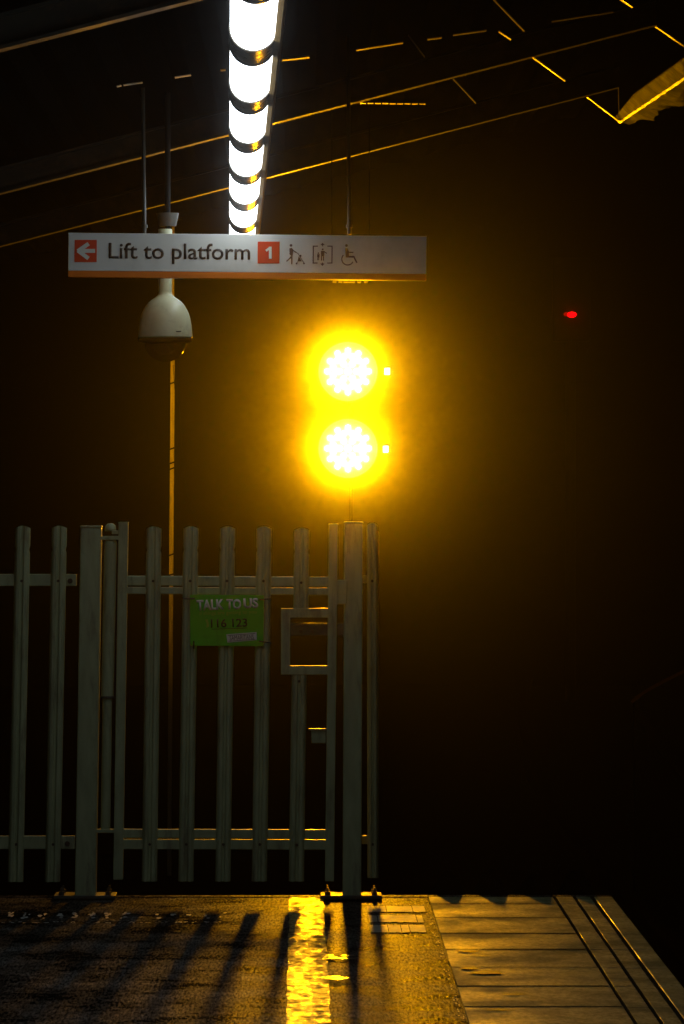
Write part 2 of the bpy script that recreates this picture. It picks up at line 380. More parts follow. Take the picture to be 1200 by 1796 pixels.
# dirt and water lying on the slabs
sp = MB()
for x, y, rx, ry in ((0.62, 15.9, .05, .035), (0.66, 15.75, .05, .02), (0.66, 15.15, .06, .06), (0.60, 15.3, .035, .05), (0.72, 14.5, .05, .02), (0.65, 14.05, .05, .02)):
    blob(sp, x, y, rx, ry, 0.0095, 18)
tag(sp.build('dirt_patches', M['tie']), kind='structure')
# worn joint across the asphalt on the left with a row of grit marks
jt = MB()
for k in range(60):
    x0 = -1.32 + k * 0.018; x1 = x0 + 0.0185
    y = 17.0 + 0.012 * math.sin(k * 1.7)
    jt.add([(x0, y-0.012, 0.004), (x1, y-0.012, 0.004), (x1, y+0.03, 0.004), (x0, y+0.03, 0.004)], [(0,1,2,3)])
tag(jt.build('asphalt_joint', M['joint']), kind='structure')
gr = MB()
for k in range(15):
    cx = -1.24 + k * 0.066
    if k in (9,): continue
    for q in range(6):
        bx = cx + random.uniform(-.013, .013); by = 17.27 + random.uniform(-.12, .12)
        if k > 9 and q > 1: continue
        blob(gr, bx, by, random.uniform(.004, .011), random.uniform(.02, .05), 0.005 + q*0.0004, 7)
for k in range(70):
    blob(gr, random.uniform(-1.3, -.3), 16.97 + random.uniform(-.025, .02), random.uniform(.003, .01), random.uniform(.006, .02), 0.0075, 6)
for k in range(45):
    y = random.uniform(13.8, 17.4)
    blob(gr, XA - 0.012 + random.uniform(-.012, .006), y, random.uniform(.002, .005), random.uniform(.008, .03), 0.006, 6)
tag(gr.build('grit_marks', M['grit']), kind='stuff')
# worn white letters painted on the asphalt beside the post: three foreshortened rows
wm = MB()
for yc, hw, seed in ((17.55, .14, 1), (17.145, .155, 2), (16.745, .155, 3)):
    rr = random.Random(seed); x = 0.272
    while x < 0.478:
        wd = rr.uniform(.016, .034)
        z = 0.004
        wm.add([(x, yc-hw*rr.uniform(.8,1), z), (x+wd, yc-hw*rr.uniform(.8,1), z), (x+wd, yc+hw*rr.uniform(.8,1), z), (x, yc+hw*rr.uniform(.8,1), z)], [(0,1,2,3)])
        x += wd + (0.0 if rr.random() < .6 else 0.004)
tag(wm.build('platform_marking', M['worn_white']), kind='structure')

# ---------------------------------------------------------------- fence and gate
GY = 18.0
def pale(parent, xt, xb, yt, yb, wpx=27, Y=GY, notch=True, dark=False, bolts=(1019, 1481), roundtop=True):
    """One corrugated pale; px measured on the gate plane give its real top and foot."""
    T = P(xt, yt, Y); B = P(xb, yb, Y); hw = wpx * Y / FPX / 2
    prof = [(-1, .013), (-.86, .002), (-.62, -.006), (-.28, -.007), (-.10, .002), (.10, .002), (.28, -.007), (.62, -.006), (.86, .002), (1, .013)]
    H = T.z - B.z
    lev = [(0, 1), (H - .115, 1), (H - .100, .88), (H - .085, 1), (H - .02, 1), (H, 0.99)] if notch else [(0, 1), (H, 1)]
    mb = MB(); n = len(prof); vs = []
    th = 0.0035
    for off in (0, th):
        for h, s in lev:
            t = h / H; cx = B.x + (T.x - B.x) * t
            for a, d in prof:
                z = B.z + h - (0.011 * a * a if (h == H and roundtop) else 0)
                vs.append((cx + a * hw * s, Y + d + off, z))
    L = len(lev); fs = []
    for o in (0, 1):
        b0 = o * L * n
        for i in range(L - 1):
            for k in range(n - 1): fs.append((b0+i*n+k, b0+i*n+k+1, b0+(i+1)*n+k+1, b0+(i+1)*n+k))
    q = L * n
    for i in range(L - 1):
        fs.append((i*n, (i+1)*n, q+(i+1)*n, q+i*n)); fs.append((i*n+n-1, q+i*n+n-1, q+(i+1)*n+n-1, (i+1)*n+n-1))
    for k in range(n - 1):
        fs.append((k, q+k, q+k+1, k+1)); t0 = (L-1)*n; fs.append((t0+k, t0+k+1, q+t0+k+1, q+t0+k))
    mb.add(vs, fs)
    o = mb.build('pale', M['steel'], parent)
    for by in bolts:
        c = P(xt + (xb - xt) * (by - yt) / (yb - yt), by, Y)
        if B.z < c.z < T.z:
            MB().tube(c + Vector((0, -.004, 0)), c + Vector((0, .03, 0)), .006, 8).build('bolt', M['bolt'], o)
    return o

def bar(parent, name, x0, y0, x1, y1, Y0, Y1, mt='steel', lean=0, bevel=.003, tilt=0):
    """Box with its front face spanning the px rectangle on the plane GY; lean = px shift of the foot."""
    a = P(x0, y0, GY); b = P(x1, y0 + tilt, GY); c = P(x1 + lean, y1 + tilt, GY); d = P(x0 + lean, y1, GY)
    mb = MB()
    def s(p, Y): return Vector((p.x, Y, p.z))
    mb.hexa([s(d, Y0), s(c, Y0), s(c, Y1), s(d, Y1)], [s(a, Y0), s(b, Y0), s(b, Y1), s(a, Y1)])
    return mb.build(name, M[mt], parent, bevel)

# left fence run
f = thing('palisade_fence', 'grey steel palisade fence panel running off beside the hinge post of the gate', 'fence', (P(60, 1578, GY).x, GY, 0))
for xt, xb in ((-154, -170), (-89, -103), (-25, -38), (40, 27), (104, 92)):
    pale(f, xt, xb, 922, 1547)
bar(f, 'rail', -200, 1007, 134, 1028, 18.012, 18.05)
bar(f, 'rail', -200, 1467, 131, 1490, 18.012, 18.05)
for y in (1019, 1480):
    c = P(123 if y < 1100 else 118, y, GY)
    MB().tube(c + Vector((0, .004, 0)), c + Vector((0, .03, 0)), .011, 10).build('rail_bolt', M['bolt'], f)

# gate posts
def gate_post(label, x0, x1, yt, yb, lean, bx0, bx1, by):
    base = P((x0 + x1) / 2 + lean, yb, GY)
    p = thing('gate_post', label, 'post', (base.x, 18.045, 0), 'steel posts of the platform end gate')
    bar(p, 'shaft', x0, yt + 3, x1, yb, 18.0, 18.09, lean=lean, bevel=.006)
    bar(p, 'cap', x0 - .5, yt, x1 + .5, yt + 3.2, 17.996, 18.094, bevel=.002)
    a = (bx0 - CX) * GY / FPX; b = (bx1 - CX) * GY / FPX
    pl = MB().box(((a + b) / 2, 18.06, 0.012), (b - a, 0.17, 0.014)).build('base_plate', M['steel_dark'], p, .002)
    for q in (0.12, 0.88):
        for yy in (18.0, 18.12):
            cx = a + (b - a) * q
            MB().tube((cx, yy, .018), (cx, yy, .034), .012, 6, smooth=False).tube((cx, yy, .034), (cx, yy, .05), .005, 8).build('anchor_bolt', M['steel_dark'], pl)
    return p
gate_post('broad grey gate post on the hinge side, between the fence and the thin closer tube', 141, 178, 922, 1578, -10, 95, 203, 1575)
gate_post('broad grey gate post at the latch side of the gate, directly under the yellow signal', 604, 637, 915, 1575, -3, 562, 670, 1568)

# gate leaf
gt = thing('palisade_gate', 'grey steel palisade gate leaf with a square lock box, hung between the two broad posts', 'gate', (P(400, 1578, GY).x, GY, 0))
bar(gt, 'stile', 208, 918, 225, 1543, 18.0, 18.05, lean=-9.5)
bar(gt, 'stile', 577, 921, 593, 1546, 18.0, 18.05, lean=-7)
bar(gt, 'stile_cap', 207.5, 915.5, 225.5, 918.3, 17.997, 18.053, bevel=.001); bar(gt, 'stile_cap', 576.5, 918.5, 593.5, 921.3, 17.997, 18.053, bevel=.001)
bar(gt, 'rail', 223, 1010, 578, 1027, 18.014, 18.045, tilt=2)
bar(gt, 'rail', 223, 1029.5, 577, 1042, 18.008, 18.052, tilt=2)
bar(gt, 'rail', 216, 1455, 572, 1470.5, 18.014, 18.052, tilt=1)
bar(gt, 'rail', 216, 1472.5, 572, 1490, 18.008, 18.045, tilt=1)
for xt, xb in ((270, 262), (335, 326), (399.5, 391), (463.5, 455)):
    pale(gt, xt, xb, 923, 1546)
pale(gt, 529.5, 528, 926, 1073, bolts=(1022,), roundtop=True)
pale(gt, 525, 520, 1176, 1546, notch=False, roundtop=False, bolts=(1195, 1482))
lb = MB()
def fr(x0, y0, x1, y1, Y0=17.992, Y1=18.055):
    a = P(x0, y0, GY); b = P(x1, y1, GY); lb.box(((a.x+b.x)/2, (Y0+Y1)/2, (a.z+b.z)/2), (b.x-a.x, Y1-Y0, a.z-b.z))
fr(493, 1067, 576, 1083); fr(493, 1083, 509, 1168); fr(493, 1168, 575, 1183)
lbo = lb.build('lock_box', M['steel'], gt)
lp = bar(gt, 'latch_plate', 509.5, 1093, 604, 1115, 18.03, 18.045, 'steel_dark', bevel=.001)
for x in (528, 548):
    c = P(x, 1108, GY); MB().tube(c + Vector((0, .022, 0)), c + Vector((0, .04, 0)), .008, 10).build('bolt', M['bolt'], lp)
bar(gt, 'keeper_block', 591.5, 1017, 609, 1060, 17.985, 18.0, lean=-1)
bar(gt, 'stop_block', 546, 1281, 571.5, 1304, 18.0, 18.04)
bar(gt, 'stop_lip', 541, 1278, 571.5, 1281, 17.992, 18.045, bevel=.001)

# closer tube beside the hinge post
cl = thing('gate_closer', 'upright round gate closer tube with a worn collar, squeezed between hinge post and gate', 'gate closer', (P(190, 1460, GY).x, 18.02, 0))
a = P(193.5, 950, GY); b = P(188, 1222, GY); c = P(184.5, 1457, GY)
def sY(p, Y=18.03): return Vector((p.x, Y, p.z))
MB().tube(sY(b), sY(a), .0265, 24).tube(sY(a), sY(a) + Vector((0, 0, .012)), .0265, 24, r1=.018).build('barrel', M['steel'], cl)
MB().tube(sY(c), sY(b), .0205, 24).build('piston', M['steel'], cl)
MB().tube(sY(b) - Vector((0,0,.006)), sY(b) + Vector((0,0,.002)), .029, 24).build('seal_ring', M['steel_dark'], cl)
k = P(193.5, 925, GY)
MB().lathe([(0.0001, .018), (.012, .016), (.021, .008), (.024, -.006), (.024, -.016), (.0001, -.016)], sY(k), 24).build('cap', M['steel'], cl)
bar(cl, 'top_bracket', 176, 940, 209, 947, 18.0, 18.05, bevel=.002); bar(cl, 'hinge_arm', 196, 930.5, 210, 937, 18.005, 18.045, bevel=.002)
bar(cl, 'foot_bracket', 166, 1455, 201, 1461, 18.0, 18.05, bevel=.002)

# short return of fence beyond the latch post
f2 = thing('palisade_fence', 'narrow strip of grey fence standing alone beyond the latch side gate post', 'fence', (P(653, 1578, GY).x, 18.1, 0))
pale(f2, 653, 654, 917, 1540, wpx=19, Y=18.12, notch=False)
pale(f2, 661, 661, 930, 1540, wpx=8, Y=18.16, notch=False)
bar(f2, 'rail', 634, 1010, 664, 1024, 18.13, 18.15); bar(f2, 'rail', 634, 1470, 664, 1485, 18.13, 18.15)

# ---------------------------------------------------------------- green helpline board
bc = P(398, 1088, 17.98); K = .0024
bd = thing('helpline_board', 'small green board with white and black lettering tied to the gate', 'sign', (bc.x, 17.982, bc.z))
def BL(x, y): return ((x - 398) * K, -(y - 1088) * K)
def plate(parent, name, mt, pts, y0, y1, bevel=0):
    mb = MB(); o = ORG[parent.name] if parent.name in ORG else Vector((0,0,0))
    mb.prism([(p[0] + o.x, p[1] + o.z) for p in pts], o.y + y0, o.y + y1)
    return mb.build(name, M[mt], parent, bevel)
pn = plate(bd, 'panel', 'board', [BL(333.5, 1043), BL(463, 1044), BL(462, 1133.5), BL(334, 1132.5)], 0, .004, .001)
def btxt(s, name, mt, x0, y0, x1, y1, tilt=0, bold=0):
    a = BL(x0, y1); b = BL(x1, y0)
    text_mesh(s, name, M[mt], pn, (a[0], a[1], b[0], b[1]), tilt, .0015, -.0018, bold)
btxt('TALK', 'lettering', 'bwhite', 345, 1051.5, 393, 1070, .04, .04)
btxt('TO', 'lettering', 'bwhite', 397, 1050.5, 423, 1069, .0, .04)
btxt('US', 'lettering', 'bwhite', 427, 1049, 453, 1067, .04, .04)
btxt('if things are getting to you', 'lettering', 'bpale', 350, 1071, 450, 1079.5, .03)
btxt('116 123', 'lettering', 'bink', 370, 1085, 434, 1100, .03, .02)
plate(pn, 'underline', 'bink', [BL(371, 1103.3), BL(433, 1101), BL(433, 1101.8), BL(371, 1104.1)], -.0016, -.0001)
plate(pn, 'phone_mark', 'bpale', [BL(360, 1087), BL(364, 1086), BL(366, 1092), BL(367, 1099), BL(362, 1101), BL(363, 1094)], -.0016, -.0001)
lbp = plate(pn, 'name_tag', 'bwhite', [BL(397, 1112.5), BL(450, 1108.5), BL(450.5, 1122.5), BL(399, 1127)], -.0016, -.0001)
plate(lbp, 'tag_border', 'bink', [BL(400, 1114.2), BL(447.5, 1110.6), BL(448, 1111.4), BL(400, 1115)], -.0026, -.0017)
plate(lbp, 'tag_border', 'bink', [BL(401, 1124.4), BL(448, 1120.6), BL(448, 1121.4), BL(401, 1125.2)], -.0026, -.0017)
a = BL(403, 1122); b_ = BL(445, 1114)
text_mesh('SAMARITANS', 'lettering', M['ink'], lbp, (a[0], a[1], b_[0], b_[1]), .06, .001, -.0028, 0)
for x, y, dx, dy in ((331, 1050, 22, 0), (465, 1051, 22, -1.5), (465, 1126, 22, 3), (340, 1131, 0, 14)):
    a = P(x - dx/2, y - dy/2, 17.976); b_ = P(x + dx/2, y + dy/2, 17.976)
    MB().tube((a.x, 17.974, a.z), (b_.x, 17.974, b_.z), .0032, 6).build('cable_tie', M['tie'], bd)

# ---------------------------------------------------------------- hanging direction sign
sc0 = P(434, 450.3, GY)
TILT = .0095
sg = thing('direction_sign', 'long white hanging sign with orange foot band pointing to the platform lift', 'sign', (sc0.x, 17.99, sc0.z))
sg.rotation_euler = (0, TILT, 0)
def SL(x, y): return ((x - 434) * K, -((y - 450.3) - TILT * (x - 434)) * K)
def slb(x0, z0, x1, z1): return [(x0, z0), (x1, z0), (x1, z1), (x0, z1)]
W2 = 314 * K
plate(sg, 'panel', 'sign', slb(-W2, -.066, W2, .0935), 0, .05, .002)
plate(sg, 'orange_band', 'orange', slb(-W2, -.0935, W2, -.0662), .0, .05, .002)
sq = plate(sg, 'arrow_square', 'red', [SL(131, 421), SL(170, 421), SL(170, 460), SL(131, 460)], -.002, -.0001)
def stroke(p, q, t):
    p = Vector((p[0], p[1])); q = Vector((q[0], q[1])); d = (q - p).normalized(); nn = Vector((-d.y, d.x)) * t / 2
    return [tuple(p + nn), tuple(q + nn), tuple(q - nn), tuple(p - nn)]
def polymesh(parent, name, mt, polys, y0=-.0042, y1=-.0021):
    mb = MB(); o = ORG['direction_sign']
    for i, pts in enumerate(polys):
        e = i * 0.00006
        mb.prism([(p[0] + o.x, p[1] + o.z) for p in pts], o.y + y0 - e, o.y + y1)
    return mb.build(name, M[mt], parent)
A4 = lambda X, Y: SL(100 + X / 3.158, 370 + Y / 3.158)
polymesh(sq, 'arrow', 'bwhite', [stroke(A4(122, 222), A4(212, 222), .0165), stroke(A4(116, 224), A4(176, 182), .0165), stroke(A4(116, 220), A4(176, 264), .0165)])
sq1 = plate(sg, 'number_square', 'red', [SL(452, 424), SL(490.3, 424), SL(490.3, 462.3), SL(452, 462.3)], -.002, -.0001)
polymesh(sq1, 'number', 'bwhite', [stroke(SL(474, 433), SL(474.4, 454), .0118), stroke(SL(474.5, 434.5), SL(466.5, 440.2), .0095)])
a = SL(191, 462); b_ = SL(439, 428)
text_mesh('Lift to platform', 'lettering', M['ink'], sg, (a[0], a[1] - .001, b_[0], b_[1]), 0, .002, -.0021, .011)
A7 = lambda X, Y: SL(480 + X / 7.5, 400 + Y / 7.5)
def circ(X, Y, r, n=16): return [A7(X + r*math.cos(2*math.pi*k/n), Y + r*math.sin(2*math.pi*k/n)) for k in range(n)]
def ps(*p): return [A7(x, y) for x, y in p]
def st(x0, y0, x1, y1, t): return stroke(A7(x0, y0), A7(x1, y1), t / 7.5 * K)
polymesh(sg, 'pushchair_pictogram', 'ink2', [circ(228, 230, 18), ps((207,270),(235,262),(258,285),(255,330),(248,380),(210,350)), st(240,370,240,478,17), st(232,375,215,400,20), st(222,393,170,440,14),
    st(245,290,300,325,13), st(298,323,325,340,7), st(320,335,400,462,9), ps((330,370),(372,440),(315,440)), circ(355,367,13), st(322,440,304,464,8), circ(303,468,12), circ(400,468,12)], -.0022, -.0001)
polymesh(sg, 'lift_pictogram', 'ink2', [st(515,240,580,240,14), st(521,240,521,462,14), st(515,462,580,462,14), st(706,240,774,240,14), st(768,240,768,462,14), st(706,462,774,462,14),
    ps((643,196),(672,226),(614,226)), st(643,222,643,242,12), ps((643,500),(672,468),(614,468)), st(643,455,643,470,12),
    circ(645,282,12), ps((622,302),(668,302),(664,372),(624,372)), st(632,370,630,430,14), st(655,370,657,430,14), st(664,312,700,336,11),
    circ(588,332,10), ps((572,346),(605,346),(602,390),(575,390)), st(581,388,581,426,10), st(595,388,595,426,10)], -.0022, -.0001)
arc = [st(975 + 78*math.cos(R(a0)), 410 + 78*math.sin(R(a0)), 975 + 78*math.cos(R(a0-13)), 410 + 78*math.sin(R(a0-13)), 14) for a0 in range(222, 30, -12)]
polymesh(sg, 'wheelchair_pictogram', 'ink2', [circ(957,232,18), ps((940,268),(972,268),(990,310),(992,372),(948,386)), st(975,320,1050,322,15), st(955,378,1062,380,22), st(1054,376,1095,458,18)] + arc, -.0022, -.0001)
# hanging rods
for x, lab in ((253, 0), (613, 1)):
    p0 = P(x, 411, GY); top = 3.43 + .257 * p0.x + .16
    rd = MB().tube((p0.x, 18.015, p0.z - .0), (p0.x - .006, 18.015, top), .0085, 10)
    rd.tube((p0.x, 18.015, p0.z + .028), (p0.x, 18.015, p0.z + .042), .014, 8)
    mb = rd
    mb.v = [Vector((v.x - sc0.x, v.y - 17.99, v.z - sc0.z)) for v in mb.v]
    inv = Matrix.Rotation(-TILT, 3, 'Y')
    mb.v = [inv @ v for v in mb.v]
    mb.v = [v + Vector((sc0.x, 17.99, sc0.z)) for v in mb.v]
    mb.build('hanging_rod', M['rod'], sg)

# ---------------------------------------------------------------- dome camera behind the sign
dY = 18.35
dc = P(290, 592, dY)
s = dY / FPX
cc = thing('dome_camera', 'off white bell shaped surveillance camera with smoked dome hanging behind the sign', 'security camera', (dc.x, dY, dc.z))
top = 3.43 + .257 * dc.x + .15
prof = [(11.5, 82), (11.8, 77), (13.5, 74), (18, 70), (24, 66), (30, 61), (34.5, 55), (38, 49.5), (41.5, 42), (44, 33), (46, 22), (47.2, 10), (48, 1.5), (48, 0), (45, -1.5)]
MB().lathe([(r*s, z*s) for r, z in prof], (dc.x, dY, dc.z), 48).build('housing', M['cam_white'], cc)
MB().tube((dc.x, dY, dc.z + 80*s), (dc.x, dY, dc.z + 190*s), 12*s, 24).build('stem', M['cam_white'], cc)
MB().tube((dc.x + .01, dY, dc.z + 190*s), (dc.x + .01, dY, top), 5*s, 16).build('drop_pipe', M['black'], cc)
MB().tube((dc.x + .01, dY, dc.z + 195*s), (dc.x + .01, dY, dc.z + 218*s), 15*s, 20, r1=20*s).build('collar', M['steel_dark'], cc)
MB().lathe([(47*s, -.0035), (47*s, -7*s), (36*s, -10*s), (34*s, -8*s), (34*s, -.0035)], (dc.x, dY, dc.z), 48).build('rim', M['black'], cc)
dm = [(36*s*math.cos(R(a)), -9*s - 34*s*math.sin(R(a))) for a in range(0, 91, 6)]
MB().lathe(dm, (dc.x, dY, dc.z), 48).build('dome', M['dome'], cc)
MB().box((dc.x + 22*s, dY - 45*s*.93, dc.z + 9*s), (14*s, .004, 2*s)).build('name_plate', M['bink'], cc)

# ---------------------------------------------------------------- strip lights in a row
PITCH, Z0 = 1.475, 10.1
def xc(Y): return -.01693 * Y + .066
TH = EYE + 1.26       # tube centre height
m = bpy.data.materials.new('lit_diffuser'); m.use_nodes = True
n = m.node_tree.nodes; l = m.node_tree.links; b = n['Principled BSDF']
b.inputs['Base Color'].default_value = (.8, .8, .8, 1); b.inputs['Roughness'].default_value = .27
tc = n.new('ShaderNodeTexCoord'); nz = n.new('ShaderNodeTexNoise'); nz.inputs['Scale'].default_value = 3; nz.inputs['Detail'].default_value = 4
mp = n.new('ShaderNodeMapping'); mp.inputs['Scale'].default_value = (6, 1, 6); l.new(tc.outputs['Object'], mp.inputs[0]); l.new(mp.outputs[0], nz.inputs['Vector'])
mr = n.new('ShaderNodeMapRange'); mr.inputs[1].default_value = .3; mr.inputs[2].default_value = .7; mr.inputs[3].default_value = TUBE_L*.93; mr.inputs[4].default_value = TUBE_L*1.07
l.new(nz.outputs[0], mr.inputs[0]); l.new(mr.outputs[0], b.inputs['Emission Strength'])
b.inputs['Emission Color'].default_value = (.84, .93, 1.0, 1)
M['tube'] = m
names = ['seventh lit strip light, the nearest one, cut by the top of the photo', 'sixth', 'fifth', 'fourth', 'third', 'second', 'first']
sl_lab = ['bright white strip light nearest the viewer, largest of the overhead row',
          'second strip light counted from the near end of the overhead row',
          'third strip light counted from the near end of the overhead row',
          'strip light in the middle of the overhead row, fourth from either end',
          'fifth strip light from the near end, where amber begins to tint the housing',
          'sixth strip light from the near end, amber glare along one side',
          'smallest strip light, farthest of the row, its end tucked behind the hanging sign']
def make_strip():
    r = thing('strip_light', sl_lab[0], 'ceiling light', (0, 0, 0), 'overhead strip lights in one row')
    h = PITCH / 2; g = .185
    def arcs(R0, a0, a1, n): return [(R0*math.cos(R(a0 + (a1-a0)*k/n)), R0*math.sin(R(a0 + (a1-a0)*k/n))) for k in range(n+1)]
    # diffuser: round tube
    MB().tube((0, -h+g-.01, 0), (0, h-g+.01, 0), .062, 40).build('diffuser', M['tube'], r)
    # end bands wrapping the tube between diffusers
    for y0, y1 in ((-h, -h+g), (h-g, h)):
        mb = MB().tube((0, y0+.001, 0), (0, y1-.001, 0), .0635, 40)
        e = y1 if y0 < 0 else y0
        mb.tube((0, e-.012, 0), (0, e+.012, 0), .0655, 40)
        mb.build('end_band', M['band'], r)
    # housing tray: folded sheet over the top, skirt on the track side
    out = arcs(.0665, 140, -34, 24) + arcs(.081, -30, 60, 12) + arcs(.082, 75, 140, 8)
    hs = MB().prism(out, -h+.002, h-.002).build('housing', M['housing'], r)
    for yy in (-.45, .45):
        MB().tube((0, yy, .08), (0, yy, .46), .008, 8).build('hanger', M['steel_dark'], hs)
    return r
proto = make_strip()
for k in range(-3, 7):
    Y = Z0 + PITCH * (k + .5)
    o = proto if k == -3 else copy_tree(proto)
    o.location = (xc(Y), Y, TH); o.rotation_euler = (0, 0, .01693)
    ORG[o.name] = Vector(o.location)
    o['label'] = sl_lab[k] if k >= 0 else 'strip light of the same overhead row, just beyond the top edge of the photo'

# ---------------------------------------------------------------- canopy
cn = thing('platform_canopy', 'dark canopy of sloping steel beams high over the platform, its edges catching amber light', 'canopy', (-2.7, 18, 0))
def roofz(x): return 3.43 + .257 * x
def beam(Y, x0, x1, dep=.12, wid=.09, h=None, name='beam', slope=.257, z0=3.43):
    mb = MB(); z = lambda x: z0 + slope * x
    fl = .012
    def seg(y0, y1, d0, d1):
        mb.hexa([(x0, y0, z(x0)+d0), (x1, y0, z(x1)+d0), (x1, y1, z(x1)+d0), (x0, y1, z(x0)+d0)],
                [(x0, y0, z(x0)+d1), (x1, y0, z(x1)+d1), (x1, y1, z(x1)+d1), (x0, y1, z(x0)+d1)])
    seg(Y - wid/2, Y + wid/2, 0, fl); seg(Y - .006, Y + .006, fl, dep - fl); seg(Y - wid/2, Y + wid/2, dep - fl, dep)
    return mb.build(name, M['beam'], cn)
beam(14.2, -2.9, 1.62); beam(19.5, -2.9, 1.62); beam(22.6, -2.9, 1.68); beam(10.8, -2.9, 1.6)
for Y in (10.8, 14.2, 19.5, 22.6):
    MB().box((-2.7, Y, 0.85 + .95), (.14, .14, 1.9*1.0 + 1.7)).build('column', M['beam'], cn) if False else MB().box((-2.7, Y, roofz(-2.7)/2), (.14, .14, roofz(-2.7) - .01)).build('column', M['beam'], cn)
# roof sheet
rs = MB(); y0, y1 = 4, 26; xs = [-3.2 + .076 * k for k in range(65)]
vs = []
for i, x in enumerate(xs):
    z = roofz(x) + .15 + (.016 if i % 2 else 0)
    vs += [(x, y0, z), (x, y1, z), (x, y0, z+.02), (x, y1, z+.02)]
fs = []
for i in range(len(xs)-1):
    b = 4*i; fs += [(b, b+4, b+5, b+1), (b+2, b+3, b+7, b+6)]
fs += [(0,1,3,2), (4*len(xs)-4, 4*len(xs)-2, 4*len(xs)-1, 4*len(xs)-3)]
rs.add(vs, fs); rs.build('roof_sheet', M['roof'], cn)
def edge(name, pts, Y, r=.006, mt='brace', parent=None):
    mb = MB()
    for (xa, ya), (xb, yb) in zip(pts[:-1], pts[1:]):
        a = P(xa, ya, Y); b = P(xb, yb, Y); d = (b - a)
        ang = math.atan2(d.z, d.x)
        mb.box((a + b) / 2, (d.length, .05, r), Matrix.Rotation(-ang, 3, 'Y'))
    return mb.build(name, M[mt], parent or cn)
# small braces dropping from the beams towards the eaves
edge('brace', [(1030, 170), (1087, 213)], 22.55); edge('brace', [(935, 100), (992, 142)], 19.45)
edge('brace', [(1150, 46), (1215, 91)], 19.45); edge('brace', [(795, 138), (835, 181)], 19.3, .003)
edge('brace', [(875, 55), (897, 70)], 17.2, .003); edge('brace', [(865, -2), (920, 55)], 17.4, .003)
edge('brace', [(1082, -6), (1110, 13)], 16.8, .004); edge('brace', [(700, 40), (745, 100)], 18.6, .002)
# one purlin line: only its lit dashes are modelled, as short pieces
for a, b, r in (((205,152),(213,150),.003), ((217,149.5),(250,144.5),.003), ((307,136),(335,131.5),.004), ((387,123.5),(396,122.5),.004), ((495,105),(543,99.5),.007), ((625,88),(707,75),.004), ((750,69),(775,66),.004), ((795,61.5),(853,53.5),.004), ((968,37.5),(1075,21),.004)):
    edge('purlin_lit_dash', [a, b], 16.9, r)
edge('cross_rod', [(240, 177), (395, 178), (480, 180)], 19.9, .002); edge('cross_rod', [(560, 180), (607, 181)], 20.0, .003)
for k in range(9):
    edge('cross_rod_clip', [(632 + k*13, 181 + k*.15), (642 + k*13, 181.1 + k*.15)], 20.0, .003)
edge('eaves_drop', [(1085, 155), (1086, 200)], 22.5, .003)
# battered soffit at the eaves above the track
h0 = Vector((1.684, 22.6, EYE + 2.0)); h1 = Vector((1.73, 18.1, EYE + 1.86))
el = MB(); NE = 46
for k in range(NE):
    t0, t1 = k / NE, (k + 1.02) / NE
    a = h0.lerp(h1, t0); b = h0.lerp(h1, min(1, t1))
    q = random.uniform(.004, .008); dn = Vector((.76, 0, -.65)); nn = Vector((-.65, 0, -.76)) * .006
    a = a + nn; b = b + nn + Vector((0, 0, random.uniform(-.002, .002)))
    el.hexa([a - dn*q, a + dn*q, b + dn*q, b - dn*q], [a - dn*q - nn, a + dn*q - nn, b + dn*q - nn, b - dn*q - nn])
gutter = el.build('gutter_edge', M['brace'], cn)
sf = MB(); rows = []
rr = random.Random(3)
NS = 40
for k in range(NS + 1):
    t = k / NS; p = h0.lerp(h1, t)
    up = p + Vector((-.055 * min(1, .35 + t*2), 0, .03 + .02*min(1, t*3)))
    wv = .05 + .07 * min(1, t*3) + .015*math.sin(k*.37) + .01*math.sin(k*.91+1) + rr.uniform(-.012, .012) - (.03 if 14 < k < 18 else 0)
    lo = p + Vector((wv, 0, -.25*wv + .012*math.sin(k*.6)))
    rows.append((up, p + Vector((0, 0, .002)), p.lerp(lo, .5) + Vector((0, 0, .01*math.sin(k*.8))), lo))
vs = [q for r_ in rows for q in r_] + [q + Vector((0, 0, .006)) for r_ in rows for q in r_]
o_ = len(rows)*4; fs = []
for k in range(NS):
    for j in range(3):
        a = 4*k + j; fs += [(a, a+4, a+5, a+1), (o_+a, o_+a+1, o_+a+5, o_+a+4)]
    for j in (0, 3):
        a = 4*k + j; fs.append((a, a+4, o_+a+4, o_+a))
sf.add(vs, fs); sf.build('peeling_soffit', M['leaf'], cn)

# small amber glints below the sign: slotted tray shape added to carry them
ct = thing('glint_tray', 'thin slotted tray shape added to carry the amber glints just under the sign', 'cable tray', P(615, 494, 20.4))
for k, (x, r_) in enumerate(((587, .004), (597, .005), (606, .007), (613, .006), (619, .006), (630, .008), (642, .005))):
    a = P(x - 3.4, 494, 20.4); b = P(x + 3.4, 494.3, 20.4)
    MB().box((a+b)/2, (b.x-a.x, .16, r_ * .6)).build('slot_bridge', M['beam'], ct)
a = P(578, 491, 20.4); b = P(652, 491.5, 20.4)
MB().box((a+b)/2 + Vector((0, 0, .006)), (b.x-a.x, .16, .004)).build('tray_floor', M['roof'], ct)
for x in (582, 648):
    a = P(x, 489, 20.4); MB().tube(a, (a.x, a.y, roofz(a.x)+.16), .003, 6).build('drop_rod', M['black'], ct)

